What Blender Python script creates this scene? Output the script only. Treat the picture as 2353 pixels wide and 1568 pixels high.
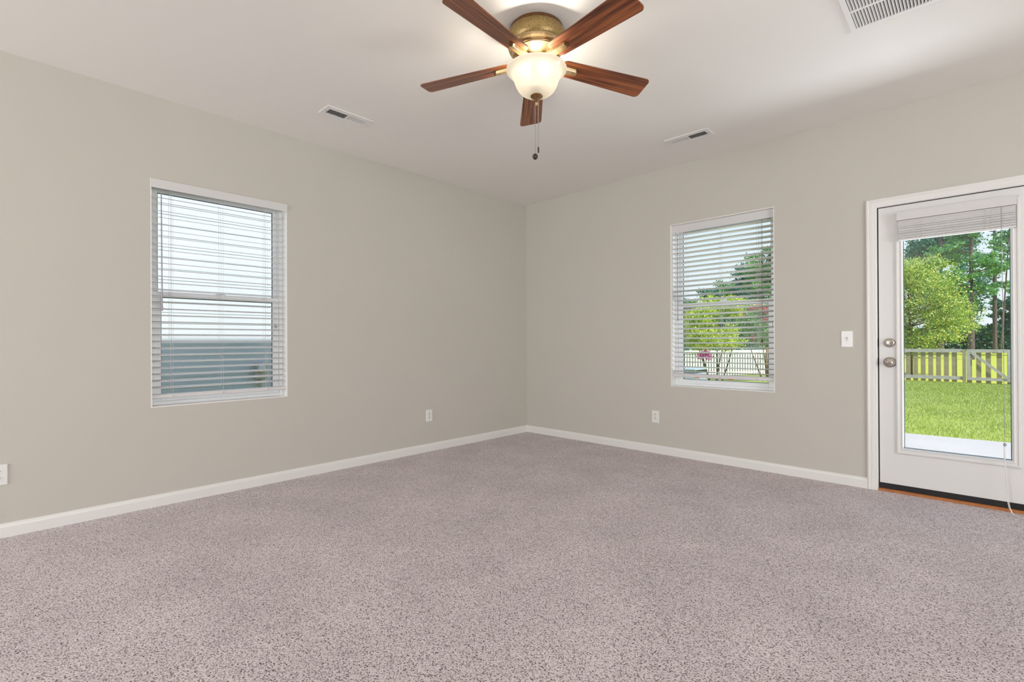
import bpy, bmesh, math, random
import numpy as np
from mathutils import Matrix, Vector

S = bpy.context.scene
COL = S.collection
for o in list(bpy.data.objects):
    bpy.data.objects.remove(o)

# ------------------------------------------------------------------ camera
FPX, PAN, PITCH, ROLL = 1115.95, 0.765881, 0.002467, -0.004692
CAM = Vector((3.9601, -4.3748, 1.0840))
f = Vector((-math.sin(PAN) * math.cos(PITCH), math.cos(PAN) * math.cos(PITCH), math.sin(PITCH)))
r0 = Vector((math.cos(PAN), math.sin(PAN), 0))
u0 = r0.cross(f)
rr = r0 * math.cos(ROLL) + u0 * math.sin(ROLL)
uu = -r0 * math.sin(ROLL) + u0 * math.cos(ROLL)
cd = bpy.data.cameras.new('camera')
cam = bpy.data.objects.new('camera', cd)
COL.objects.link(cam)
cd.sensor_width = 36.0
cd.sensor_fit = 'HORIZONTAL'
cd.lens = FPX / 2353 * 36.0
cd.clip_start = 0.05
cd.clip_end = 400
cam.matrix_world = Matrix(((rr.x, uu.x, -f.x, CAM.x), (rr.y, uu.y, -f.y, CAM.y), (rr.z, uu.z, -f.z, CAM.z), (0, 0, 0, 1)))
S.camera = cam

# ------------------------------------------------------------------ exposure, sky, sun
S.view_settings.view_transform = 'Standard'
S.view_settings.look = 'None'
S.view_settings.exposure = 0.0
S.view_settings.gamma = 1.0
S.view_settings.use_curve_mapping = False
S.cycles.max_bounces = 10
S.cycles.diffuse_bounces = 6
S.cycles.transparent_max_bounces = 24
S.cycles.sample_clamp_indirect = 4.0
S.cycles.caustics_reflective = False
S.cycles.caustics_refractive = False

W = bpy.data.worlds.new('sky')
S.world = W
W.use_nodes = True
nt = W.node_tree
nt.nodes.clear()
tc = nt.nodes.new('ShaderNodeTexCoord')
sp = nt.nodes.new('ShaderNodeSeparateXYZ')
rp = nt.nodes.new('ShaderNodeValToRGB')
bg = nt.nodes.new('ShaderNodeBackground')
wo = nt.nodes.new('ShaderNodeOutputWorld')
nt.links.new(tc.outputs['Generated'], sp.inputs[0])
nt.links.new(sp.outputs[2], rp.inputs[0])
nt.links.new(rp.outputs[0], bg.inputs[0])
nt.links.new(bg.outputs[0], wo.inputs[0])
el = rp.color_ramp.elements
el[0].position = 0.0
el[0].color = (0.92, 0.97, 1.0, 1)
el[1].position = 0.9
el[1].color = (0.20, 0.45, 1.0, 1)
e = el.new(0.22)
e.color = (0.78, 0.93, 1.0, 1)
e = el.new(0.5)
e.color = (0.42, 0.68, 1.0, 1)
bg.inputs[1].default_value = 1.05


def light(name, kind, loc, energy, color, rot=(0, 0, 0), **kw):
    ld = bpy.data.lights.new(name, kind)
    ld.energy = energy
    ld.color = color
    for k, v in kw.items():
        setattr(ld, k, v)
    o = bpy.data.objects.new(name, ld)
    COL.objects.link(o)
    o.location = loc
    o.rotation_euler = rot
    return o


SUN_EL, SUN_AZ = math.radians(53), math.radians(-20)      # azimuth from +x, towards -y
sd = Vector((math.cos(SUN_EL) * math.cos(SUN_AZ), math.cos(SUN_EL) * math.sin(SUN_AZ), math.sin(SUN_EL)))
sun = light('sun', 'SUN', (20, -6, 25), 6.6, (1.0, 0.95, 0.86), angle=0.01)
sun.rotation_euler = sd.to_track_quat('Z', 'Y').to_euler()
# area lights added behind the camera to brighten the room like daylight
light('fill_light_rear', 'AREA', (1.45, -9.4, 1.2), 172, (0.97, 0.98, 1.0), (math.radians(118), 0, 0),
      shape='RECTANGLE', size=2.1, size_y=2.1)
light('fill_light_side', 'AREA', (9.4, -3.6, 1.2), 190, (0.97, 0.98, 1.0), (math.radians(116), 0, math.radians(90)),
      shape='RECTANGLE', size=2.6, size_y=2.1)


# area light added over the slab, boosting its sunlit bounce through the glass door
light('slab_bounce_light', 'AREA', (4.95, 1.2, -0.13), 230, (0.92, 0.96, 1.0), (math.radians(180), 0, 0),
      shape='RECTANGLE', size=2.8, size_y=0.9)

# ------------------------------------------------------------------ helpers
class MB:
    def __init__(self):
        self.v = []
        self.f = []

    def add(self, v, f):
        n = len(self.v)
        self.v += [tuple(p) for p in v]
        self.f += [tuple(i + n for i in q) for q in f]
        return self

    def box(self, x0, x1, y0, y1, z0, z1, m=None):
        v = [(x, y, z) for z in (z0, z1) for y in (y0, y1) for x in (x0, x1)]
        if m is not None:
            v = [m @ Vector(p) for p in v]
        return self.add(v, [(0, 2, 3, 1), (4, 5, 7, 6), (0, 1, 5, 4), (2, 6, 7, 3), (0, 4, 6, 2), (1, 3, 7, 5)])

    def prism(self, prof, a, b, fn):
        """closed 2-D profile swept from a to b; fn(p, q, t) -> xyz"""
        n = len(prof)
        v = [fn(p, q, a) for p, q in prof] + [fn(p, q, b) for p, q in prof]
        fs = [(i, (i + 1) % n, n + (i + 1) % n, n + i) for i in range(n)]
        fs += [tuple(range(n - 1, -1, -1)), tuple(range(n, 2 * n))]
        return self.add(v, fs)

    def lathe(self, prof, seg=48, c=(0, 0, 0), axis='z', cap=True):
        v = []
        for r, z in prof:
            for k in range(seg):
                a = 2 * math.pi * k / seg
                p, q = r * math.cos(a), r * math.sin(a)
                if axis == 'z':
                    v.append((c[0] + p, c[1] + q, c[2] + z))
                elif axis == 'y':
                    v.append((c[0] + p, c[1] + z, c[2] + q))
                else:
                    v.append((c[0] + z, c[1] + p, c[2] + q))
        fs = []
        for i in range(len(prof) - 1):
            for k in range(seg):
                k2 = (k + 1) % seg
                fs.append((i * seg + k, i * seg + k2, (i + 1) * seg + k2, (i + 1) * seg + k))
        if cap:
            fs.append(tuple(range(seg - 1, -1, -1)))
            fs.append(tuple((len(prof) - 1) * seg + k for k in range(seg)))
        return self.add(v, fs)

    def tube(self, pts, r, seg=8):
        pts = [Vector(p) for p in pts]
        rs = r if isinstance(r, (list, tuple)) else [r] * len(pts)
        v, fs = [], []
        up = Vector((0, 0, 1))
        for i, p in enumerate(pts):
            d = (pts[min(i + 1, len(pts) - 1)] - pts[max(i - 1, 0)]).normalized()
            a = d.cross(up)
            if a.length < 1e-3:
                a = d.cross(Vector((1, 0, 0)))
            a.normalize()
            b = d.cross(a)
            for k in range(seg):
                t = 2 * math.pi * k / seg
                v.append(p + (a * math.cos(t) + b * math.sin(t)) * rs[i])
        for i in range(len(pts) - 1):
            for k in range(seg):
                k2 = (k + 1) % seg
                fs.append((i * seg + k, i * seg + k2, (i + 1) * seg + k2, (i + 1) * seg + k))
        fs.append(tuple(range(seg - 1, -1, -1)))
        fs.append(tuple((len(pts) - 1) * seg + k for k in range(seg)))
        return self.add(v, fs)


def obj(name, mb, mat, parent=None, smooth=False, bevel=0.0, loc=None, seg=2):
    me = bpy.data.meshes.new(name)
    me.from_pydata(mb.v, [], mb.f)
    bm = bmesh.new()
    bm.from_mesh(me)
    bmesh.ops.recalc_face_normals(bm, faces=bm.faces)
    bm.to_mesh(me)
    bm.free()
    me.materials.append(mat)
    if smooth:
        for p in me.polygons:
            p.use_smooth = True
    o = bpy.data.objects.new(name, me)
    COL.objects.link(o)
    if parent is not None:
        o.parent = parent
    if loc is not None:
        o.location = loc
    if bevel:
        m = o.modifiers.new('edge', 'BEVEL')
        m.width = bevel
        m.segments = seg
        m.limit_method = 'ANGLE'
        m.angle_limit = math.radians(40)
    if smooth:
        me.set_sharp_from_angle(angle=math.radians(38))
    return o


def thing(name, label, cat, loc=(0, 0, 0), rz=0, group=None, kind=None):
    o = bpy.data.objects.new(name, None)
    COL.objects.link(o)
    o.empty_display_size = 0.1
    o.location = loc
    o.rotation_euler = (0, 0, rz)
    if label:
        tag(o, label, cat, group)
    if kind:
        o['kind'] = kind
    return o


def tag(o, label, cat, group=None, kind=None):
    o['label'] = label
    o['category'] = cat
    if group:
        o['group'] = group
    if kind:
        o['kind'] = kind
    return o


def struct(name, mb, mat, bevel=0.0, parent=None, smooth=False):
    o = obj(name, mb, mat, parent, bevel=bevel, smooth=smooth)
    o['kind'] = 'structure'
    return o


def copy_tree(o, parent=None):
    c = o.copy()
    COL.objects.link(c)
    c.parent = parent
    for ch in [x for x in o.children]:
        copy_tree(ch, c)
    return c


# ------------------------------------------------------------------ materials
def M(name, col, rough=0.5, metal=0.0, bump=None, var=None, coat=0.0, spec=0.5, trans=0.0):
    """col: base colour; bump=(scale,strength,distance); var=(colour2, scale, lo, hi)"""
    m = bpy.data.materials.new(name)
    m.use_nodes = True
    n = m.node_tree.nodes
    l = m.node_tree.links
    b = n['Principled BSDF']
    b.inputs['Base Color'].default_value = (*col, 1)
    b.inputs['Roughness'].default_value = rough
    b.inputs['Metallic'].default_value = metal
    b.inputs['Coat Weight'].default_value = coat
    b.inputs['Specular IOR Level'].default_value = spec
    t = n.new('ShaderNodeTexCoord')
    if bump:
        x = n.new('ShaderNodeTexNoise')
        x.inputs['Scale'].default_value = bump[0]
        x.inputs['Detail'].default_value = 4
        l.new(t.outputs['Object'], x.inputs['Vector'])
        bp = n.new('ShaderNodeBump')
        bp.inputs['Strength'].default_value = bump[1]
        bp.inputs['Distance'].default_value = bump[2]
        l.new(x.outputs['Fac'], bp.inputs['Height'])
        l.new(bp.outputs[0], b.inputs['Normal'])
    if var:
        x = n.new('ShaderNodeTexNoise')
        x.inputs['Scale'].default_value = var[1]
        x.inputs['Detail'].default_value = 3
        l.new(t.outputs['Object'], x.inputs['Vector'])
        r = n.new('ShaderNodeValToRGB')
        r.color_ramp.elements[0].position = var[2]
        r.color_ramp.elements[1].position = var[3]
        r.color_ramp.elements[0].color = (*col, 1)
        r.color_ramp.elements[1].color = (*var[0], 1)
        l.new(x.outputs['Fac'], r.inputs['Fac'])
        l.new(r.outputs['Color'], b.inputs['Base Color'])
    return m


PAINT = M('greige_wall_paint', (0.583, 0.560, 0.506), 0.75, bump=(260, 0.10, 0.002), var=((0.573, 0.550, 0.496), 1.3, 0.3, 0.7), spec=0.25)
CEIL = M('ceiling_paint', (0.83, 0.815, 0.78), 0.85, bump=(180, 0.12, 0.002), spec=0.2)
TRIM = M('white_trim_paint', (0.80, 0.79, 0.77), 0.35, bump=(40, 0.03, 0.002))
DOORW = M('white_door_paint', (0.76, 0.755, 0.74), 0.38, bump=(60, 0.03, 0.002))
VINYL = M('white_window_vinyl', (0.90, 0.91, 0.91), 0.35)
SILLM = M('window_return_paint', (0.86, 0.85, 0.82), 0.45)
BLIND = M('white_blind_slat', (0.68, 0.67, 0.67), 0.45)
CORDM = M('blind_cord', (0.62, 0.60, 0.60), 0.8)
WANDM = M('clear_grey_wand', (0.34, 0.33, 0.38), 0.25)
PLAST = M('white_plate_plastic', (0.82, 0.81, 0.79), 0.3)
SLOTM = M('dark_slot', (0.03, 0.03, 0.03), 0.7)
SCREW = M('screw_grey', (0.45, 0.44, 0.42), 0.35, 0.6)
BLACK = M('black_weatherstrip', (0.008, 0.008, 0.009), 0.6)
WOODT = M('orange_threshold_wood', (0.50, 0.19, 0.06), 0.4, var=((0.38, 0.13, 0.04), 18, 0.35, 0.7))
NICKEL = M('satin_nickel', (0.62, 0.58, 0.52), 0.22, 1.0)
NICKD = M('satin_nickel_dark', (0.26, 0.23, 0.19), 0.35, 1.0)
VENTM = M('white_vent_enamel', (0.80, 0.79, 0.775), 0.4)
VENTG = M('shaded_vent_louver', (0.60, 0.60, 0.60), 0.45)  # greyer copy of the vent enamel, shade painted into one louver bank
DUCT_SHADE = M('duct_shade_black', (0.02, 0.02, 0.02), 0.9)  # near-black standing for the darkness inside the vents
GOLD = M('speckled_antique_gold', (0.46, 0.33, 0.13), 0.38, 0.55, bump=(700, 0.25, 0.001), var=((0.15, 0.08, 0.025), 260, 0.45, 0.68))
GOLDL = M('polished_pale_gold', (0.72, 0.55, 0.30), 0.22, 0.8, var=((0.55, 0.38, 0.16), 120, 0.45, 0.75))
BRONZE = M('dark_bronze', (0.14, 0.065, 0.025), 0.35, 0.5, var=((0.32, 0.17, 0.06), 300, 0.45, 0.65))
CHAIN = M('chain_metal', (0.36, 0.33, 0.29), 0.3, 0.9)
DKBALL = M('dark_wood_ball', (0.045, 0.022, 0.015), 0.4)
CONC = M('patio_concrete', (0.42, 0.395, 0.385), 0.85, bump=(30, 0.3, 0.01), var=((0.46, 0.435, 0.425), 2.0, 0.3, 0.7))
SOIL = M('soil_edge', (0.10, 0.075, 0.05), 0.95)
BARK = M('pine_bark', (0.16, 0.125, 0.12), 0.9, bump=(14, 0.8, 0.05), var=((0.09, 0.07, 0.07), 9, 0.35, 0.65))
STEM = M('shrub_stem', (0.10, 0.07, 0.055), 0.9, bump=(30, 0.5, 0.02))
FENCEM = M('weathered_fence_board', (0.30, 0.25, 0.14), 0.85, bump=(25, 0.4, 0.01), var=((0.40, 0.34, 0.21), 5, 0.3, 0.7))
RAILM = M('grey_fence_rail', (0.40, 0.37, 0.345), 0.85, bump=(25, 0.4, 0.01), var=((0.52, 0.49, 0.47), 5, 0.3, 0.7))
PALEM = M('overexposed_picket', (0.72, 0.70, 0.66), 0.85, bump=(25, 0.3, 0.01))  # sunlit, overexposed whiteness put into the base colour
POSTM = M('tan_fence_post', (0.30, 0.20, 0.09), 0.85, bump=(25, 0.3, 0.01))
ACM = M('blue_grey_sheet_metal', (0.36, 0.44, 0.52), 0.5)
ACD = M('dark_grille', (0.03, 0.035, 0.04), 0.6)
METERM = M('tan_meter_box', (0.47, 0.41, 0.34), 0.6)
METERG = M('meter_glass_grey', (0.70, 0.70, 0.72), 0.2)
STICK = M('orange_sticker', (0.60, 0.14, 0.03), 0.6)
DOORG = M('white_ladder_tape', (0.72, 0.70, 0.66), 0.8)


def carpet_mat():
    m = bpy.data.materials.new('speckled_carpet')
    m.use_nodes = True
    n, l = m.node_tree.nodes, m.node_tree.links
    b = n['Principled BSDF']
    b.inputs['Roughness'].default_value = 0.95
    b.inputs['Specular IOR Level'].default_value = 0.05
    b.inputs['Sheen Weight'].default_value = 0.15
    t = n.new('ShaderNodeTexCoord')
    a = n.new('ShaderNodeTexNoise')
    a.inputs['Scale'].default_value = 190
    a.inputs['Detail'].default_value = 3
    a.inputs['Roughness'].default_value = 0.65
    l.new(t.outputs['Object'], a.inputs['Vector'])
    r = n.new('ShaderNodeValToRGB')
    els = r.color_ramp.elements
    els[0].position = 0.36
    els[0].color = (0.06, 0.04, 0.04, 1)
    els[1].position = 0.62
    els[1].color = (0.85, 0.765, 0.785, 1)
    q = els.new(0.45)
    q.color = (0.57, 0.495, 0.505, 1)
    a2 = n.new('ShaderNodeTexVoronoi')
    a2.inputs['Scale'].default_value = 210
    l.new(t.outputs['Object'], a2.inputs['Vector'])
    sc = n.new('ShaderNodeSeparateColor')
    l.new(a2.outputs['Color'], sc.inputs[0])
    av = n.new('ShaderNodeMix')
    av.data_type = 'FLOAT'
    av.inputs[0].default_value = 0.22
    l.new(a.outputs['Fac'], av.inputs[2])
    l.new(sc.outputs[0], av.inputs[3])
    l.new(av.outputs[0], r.inputs['Fac'])
    big = n.new('ShaderNodeTexNoise')
    big.inputs['Scale'].default_value = 2.6
    big.inputs['Detail'].default_value = 3
    l.new(t.outputs['Object'], big.inputs['Vector'])
    r2 = n.new('ShaderNodeValToRGB')
    r2.color_ramp.elements[0].position = 0.3
    r2.color_ramp.elements[0].color = (0.9, 0.9, 0.9, 1)
    r2.color_ramp.elements[1].position = 0.7
    r2.color_ramp.elements[1].color = (1.06, 1.06, 1.06, 1)
    l.new(big.outputs['Fac'], r2.inputs['Fac'])
    mx = n.new('ShaderNodeMix')
    mx.data_type = 'RGBA'
    mx.blend_type = 'MULTIPLY'
    mx.inputs[0].default_value = 1.0
    l.new(r.outputs['Color'], mx.inputs[6])
    l.new(r2.outputs['Color'], mx.inputs[7])
    l.new(mx.outputs[2], b.inputs['Base Color'])
    bp = n.new('ShaderNodeBump')
    bp.inputs['Strength'].default_value = 0.5
    bp.inputs['Distance'].default_value = 0.006
    l.new(av.outputs[0], bp.inputs['Height'])
    l.new(bp.outputs[0], b.inputs['Normal'])
    return m


def glass_mat(name, tint=(0.97, 0.985, 0.99), ior=1.5):
    m = bpy.data.materials.new(name)
    m.use_nodes = True
    n, l = m.node_tree.nodes, m.node_tree.links
    n.clear()
    o = n.new('ShaderNodeOutputMaterial')
    mx = n.new('ShaderNodeMixShader')
    tr = n.new('ShaderNodeBsdfTransparent')
    tr.inputs[0].default_value = (*tint, 1)
    gl = n.new('ShaderNodeBsdfGlossy')
    gl.inputs['Roughness'].default_value = 0.0
    fr = n.new('ShaderNodeFresnel')
    ge = n.new('ShaderNodeNewGeometry')
    mi = n.new('ShaderNodeMix')                 # same reflectance on both faces of the pane
    mi.data_type = 'FLOAT'
    mi.inputs[2].default_value = ior
    mi.inputs[3].default_value = 1.0 / ior
    l.new(ge.outputs['Backfacing'], mi.inputs[0])
    l.new(mi.outputs[0], fr.inputs[0])
    l.new(fr.outputs[0], mx.inputs[0])
    l.new(tr.outputs[0], mx.inputs[1])
    l.new(gl.outputs[0], mx.inputs[2])
    l.new(mx.outputs[0], o.inputs[0])
    return m


def wood_mat():
    m = bpy.data.materials.new('cherry_wood')
    m.use_nodes = True
    n, l = m.node_tree.nodes, m.node_tree.links
    b = n['Principled BSDF']
    b.inputs['Roughness'].default_value = 0.32
    b.inputs['Coat Weight'].default_value = 0.25
    b.inputs['Coat Roughness'].default_value = 0.2
    t = n.new('ShaderNodeTexCoord')
    oi = n.new('ShaderNodeObjectInfo')
    mp = n.new('ShaderNodeMapping')
    mp.inputs['Scale'].default_value = (1.6, 60, 10)
    ad = n.new('ShaderNodeVectorMath')
    ad.operation = 'ADD'
    l.new(t.outputs['Object'], ad.inputs[0])
    l.new(oi.outputs['Location'], ad.inputs[1])
    l.new(oi.outputs['Random'], ad.inputs[1])
    l.new(ad.outputs[0], mp.inputs['Vector'])
    a = n.new('ShaderNodeTexNoise')
    a.inputs['Scale'].default_value = 1.6
    a.inputs['Detail'].default_value = 6
    a.inputs['Distortion'].default_value = 0.35
    l.new(mp.outputs[0], a.inputs['Vector'])
    r = n.new('ShaderNodeValToRGB')
    els = r.color_ramp.elements
    els[0].position = 0.33
    els[0].color = (0.06, 0.015, 0.006, 1)
    els[1].position = 0.68
    els[1].color = (0.35, 0.112, 0.033, 1)
    q = els.new(0.5)
    q.color = (0.205, 0.056, 0.017, 1)
    l.new(a.outputs['Fac'], r.inputs['Fac'])
    l.new(r.outputs['Color'], b.inputs['Base Color'])
    return m


def bowl_mat():
    m = bpy.data.materials.new('frosted_bowl_glass')
    m.use_nodes = True
    n, l = m.node_tree.nodes, m.node_tree.links
    n.clear()
    o = n.new('ShaderNodeOutputMaterial')
    tr = n.new('ShaderNodeBsdfTranslucent')
    tr.inputs[0].default_value = (1.0, 0.92, 0.76, 1)
    df = n.new('ShaderNodeBsdfDiffuse')
    df.inputs[0].default_value = (0.76, 0.70, 0.56, 1)
    gl = n.new('ShaderNodeBsdfGlossy')
    gl.inputs['Roughness'].default_value = 0.15
    m1 = n.new('ShaderNodeMixShader')
    m1.inputs[0].default_value = 0.962
    m2 = n.new('ShaderNodeMixShader')
    m2.inputs[0].default_value = 0.05
    l.new(tr.outputs[0], m1.inputs[1])
    l.new(df.outputs[0], m1.inputs[2])
    l.new(m1.outputs[0], m2.inputs[1])
    l.new(gl.outputs[0], m2.inputs[2])
    l.new(m2.outputs[0], o.inputs[0])
    return m


def leaf_mat(name, cols, transl=0.35, rough=0.5):
    """leaf colours picked per leaf (random per island)"""
    m = bpy.data.materials.new(name)
    m.use_nodes = True
    n, l = m.node_tree.nodes, m.node_tree.links
    n.clear()
    o = n.new('ShaderNodeOutputMaterial')
    g = n.new('ShaderNodeNewGeometry')
    r = n.new('ShaderNodeValToRGB')
    els = r.color_ramp.elements
    k = len(cols)
    els[0].position, els[0].color = 0.0, (*cols[0], 1)
    els[1].position, els[1].color = 1.0, (*cols[-1], 1)
    for i in range(1, k - 1):
        q = els.new(i / (k - 1))
        q.color = (*cols[i], 1)
    l.new(g.outputs['Random Per Island'], r.inputs['Fac'])
    d = n.new('ShaderNodeBsdfDiffuse')
    t = n.new('ShaderNodeBsdfTranslucent')
    mx = n.new('ShaderNodeMixShader')
    mx.inputs[0].default_value = transl
    gl = n.new('ShaderNodeBsdfGlossy')
    gl.inputs['Roughness'].default_value = rough
    m2 = n.new('ShaderNodeMixShader')
    m2.inputs[0].default_value = 0.06
    l.new(r.outputs[0], d.inputs[0])
    l.new(r.outputs[0], t.inputs[0])
    l.new(d.outputs[0], mx.inputs[1])
    l.new(t.outputs[0], mx.inputs[2])
    l.new(mx.outputs[0], m2.inputs[1])
    l.new(gl.outputs[0], m2.inputs[2])
    l.new(m2.outputs[0], o.inputs[0])
    return m


def siding_mat():
    m = M('grey_lap_siding', (0.62, 0.645, 0.71), 0.6)
    n, l = m.node_tree.nodes, m.node_tree.links
    return m


def emit_mat(name, col, s):
    m = bpy.data.materials.new(name)
    m.use_nodes = True
    n, l = m.node_tree.nodes, m.node_tree.links
    n.clear()
    o = n.new('ShaderNodeOutputMaterial')
    em = n.new('ShaderNodeEmission')
    em.inputs[0].default_value = (*col, 1)
    em.inputs[1].default_value = s
    l.new(em.outputs[0], o.inputs[0])
    return m


CARPET = carpet_mat()
GLASS = glass_mat('window_glass')
WOOD = wood_mat()
BOWL = bowl_mat()
BULB = emit_mat('lit_bulb', (1.0, 0.88, 0.68), 14.0)
SIDING = siding_mat()

# ------------------------------------------------------------------ room shell
CH = 2.74
RX, RY = 9.5, -9.5
TH = 0.17
LW = (-3.714, -2.831, 0.66, 2.19)      # left window: y0, y1, z0, z1
RW = (1.847, 2.749, 0.66, 2.19)        # right window: x0, x1, z0, z1
DO = (3.41, 4.275, -0.02, 2.066)       # door rough opening


def wall(name, u0, u1, holes, fn, mat, t0=0.0, t1=TH, zt=CH, z0=0.0):
    us = sorted({u0, u1, *[h[0] for h in holes], *[h[1] for h in holes]})
    zs = sorted({z0, zt, *[max(h[2], z0) for h in holes], *[h[3] for h in holes]})
    mb = MB()
    for i in range(len(us) - 1):
        for j in range(len(zs) - 1):
            a, b = (us[i] + us[i + 1]) / 2, (zs[j] + zs[j + 1]) / 2
            if any(h[0] < a < h[1] and h[2] < b < h[3] for h in holes):
                continue
            v = [fn(u, t, z) for z in (zs[j], zs[j + 1]) for t in (t0, t1) for u in (us[i], us[i + 1])]
            mb.add(v, [(0, 2, 3, 1), (4, 5, 7, 6), (0, 1, 5, 4), (2, 6, 7, 3), (0, 4, 6, 2), (1, 3, 7, 5)])
    return struct(name, mb, mat)


wall('wall_left', RY, TH, [LW], lambda u, t, z: (-t, u, z), PAINT)
wall('wall_right', 0.0, RX, [RW, DO], lambda u, t, z: (u, t, z), PAINT)
RG = (0.35, 2.55, 0.0, 2.35)
SG = (-4.95, -2.25, 0.0, 2.35)
wall('wall_rear', -TH, RX + TH, [RG], lambda u, t, z: (u, RY - t, z), PAINT)
wall('wall_side', RY, TH, [SG], lambda u, t, z: (RX + t, u, z), PAINT)
struct('floor', MB().box(0, RX, RY, 0, -0.12, 0.0), CARPET)
struct('ceiling', MB().box(-TH, RX + TH, RY - TH, TH, CH, CH + 0.2), CEIL)
# unseen upper storey added as a block, its height set to shade the neighbour
struct('upper_shade_block', MB().box(-0.45, RX + 0.45, RY - 0.4, 0.15, CH + 0.22, 6.43), SIDING)

# unseen door frames added behind the camera to house the fill lights
for nm, g, fn in (('fill_frame_rear', RG, lambda u, t, z: (u, RY - t, z)), ('fill_frame_side', SG, lambda u, t, z: (RX + t, u, z))):
    mb = MB()
    w = 0.07
    cuts = [(g[0], g[0] + w, 0, g[3]), (g[1] - w, g[1], 0, g[3]), ((g[0] + g[1]) / 2 - w / 2, (g[0] + g[1]) / 2 + w / 2, w, g[3] - w),
            (g[0] + w, g[1] - w, 0, w), (g[0] + w, g[1] - w, g[3] - w, g[3])]
    for c in cuts:
        v = [fn(u, t, z) for z in (c[2], c[3]) for t in (0.04, 0.12) for u in (c[0], c[1])]
        mb.add(v, [(0, 2, 3, 1), (4, 5, 7, 6), (0, 1, 5, 4), (2, 6, 7, 3), (0, 4, 6, 2), (1, 3, 7, 5)])
    struct(nm, mb, VINYL)

# baseboards (profile: out, up)
BASEP = [(0, 0), (0.014, 0), (0.014, 0.056), (0.0125, 0.059), (0.011, 0.066), (0.008, 0.073), (0.004, 0.078), (0, 0.078)]
struct('baseboard_left', MB().prism(BASEP, RY, -0.0, lambda p, q, t: (p, t, q)), TRIM)
mb = MB().prism(BASEP, 0.0, 3.366, lambda p, q, t: (t, -p, q))
mb.prism(BASEP, 4.32, RX, lambda p, q, t: (t, -p, q))
struct('baseboard_right', mb, TRIM)
# door casing, mitred, stepped profile (across, out)
CP = [(0, 0), (0, 0.012), (0.006, 0.016), (0.014, 0.016), (0.018, 0.0135), (0.030, 0.0145), (0.042, 0.012), (0.046, 0.010), (0.056, 0.009), (0.060, 0.006), (0.063, 0)]
cz = 2.107
n = len(CP)
mb = MB()
xl, xr = 3.366, 4.319
st = [lambda p, q: (xl + p, -q, 0.0), lambda p, q: (xl + p, -q, cz - p), lambda p, q: (xr - p, -q, cz - p), lambda p, q: (xr - p, -q, 0.0)]
vs = [s(p, q) for s in st for p, q in CP]
fs = [(k * n + i, k * n + (i + 1) % n, (k + 1) * n + (i + 1) % n, (k + 1) * n + i) for k in range(3) for i in range(n)]
fs += [tuple(range(n - 1, -1, -1)), tuple(range(3 * n, 4 * n))]
struct('trim_1', MB().add(vs, fs), TRIM)

# ------------------------------------------------------------------ windows
def make_window(idx, loc, rz, wd, z0, z1):
    root = thing('window_%d' % idx, None, None, loc, rz, kind='structure')
    zm = (z0 + z1) / 2
    mb = MB()                                     # painted returns lining the opening
    t = 0.006
    mb.box(0, t, 0, 0.09, z0, z1).box(wd - t, wd, 0, 0.09, z0, z1).box(t, wd - t, 0, 0.09, z1 - t, z1).box(t, wd - t, 0, 0.09, z0, z0 + t)
    obj('window_return', mb, SILLM, root)
    a, b = 0.09, 0.168                            # fixed vinyl frame
    fw = 0.028
    mb = MB()
    mb.box(0, fw, a, b, z0, z1).box(wd - fw, wd, a, b, z0, z1).box(fw, wd - fw, a, b, z1 - fw, z1).box(fw, wd - fw, a, b, z0, z0 + fw)
    mb.box(fw, fw + 0.006, 0.118, 0.124, zm, z1 - fw).box(wd - fw - 0.006, wd - fw, 0.118, 0.124, zm, z1 - fw)
    obj('window_frame', mb, VINYL, root, bevel=0.002)

    def sash(nm, y0, y1, sa, zb, zt, rb, rt):
        x0, x1 = fw + 0.001, wd - fw - 0.001
        mb = MB().box(x0, x0 + sa, y0, y1, zb, zt).box(x1 - sa, x1, y0, y1, zb, zt)
        mb.box(x0 + sa, x1 - sa, y0, y1, zb, zb + rb).box(x0 + sa, x1 - sa, y0, y1, zt - rt, zt)
        s = obj(nm, mb, VINYL, root, bevel=0.002)
        ym = (y0 + y1) / 2
        obj('pane', MB().box(x0 + sa, x1 - sa, ym - 0.002, ym + 0.002, zb + rb, zt - rt), GLASS, s)
        # thin dark glazing gasket round the pane
        g = MB()
        e = 0.004
        for (p, q, r, s_) in ((x0 + sa, x0 + sa + e, zb + rb, zt - rt), (x1 - sa - e, x1 - sa, zb + rb, zt - rt),
                              (x0 + sa, x1 - sa, zb + rb, zb + rb + e), (x0 + sa, x1 - sa, zt - rt - e, zt - rt)):
            g.box(p, q, ym - 0.004, ym + 0.004, r, s_)
        obj('gasket', g, M('gasket_grey', (0.10, 0.13, 0.16), 0.6), s)
        return s
    sash('upper_sash', 0.132, 0.160, 0.032, zm - 0.02, z1 - fw, 0.036, 0.03)
    lo = sash('lower_sash', 0.100, 0.128, 0.046, z0 + fw, zm + 0.02, 0.036, 0.036)
    mb = MB().box(wd / 2 - 0.03, wd / 2 + 0.03, 0.104, 0.124, zm + 0.02, zm + 0.03)
    mb.box(wd / 2 - 0.012, wd / 2 + 0.018, 0.100, 0.112, zm + 0.03, zm + 0.038)
    obj('sash_lock', mb, VINYL, lo, bevel=0.001)
    mb = MB().box(wd - fw - 0.034, wd - fw - 0.016, 0.092, 0.101, 1.205, 1.235)
    obj('night_latch', mb, SCREW, lo, bevel=0.002)
    return root


make_window(1, (0, LW[0], 0), math.radians(90), LW[1] - LW[0], LW[2], LW[3])
make_window(2, (RW[0], 0, 0), 0, RW[1] - RW[0], RW[2], RW[3])

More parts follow.
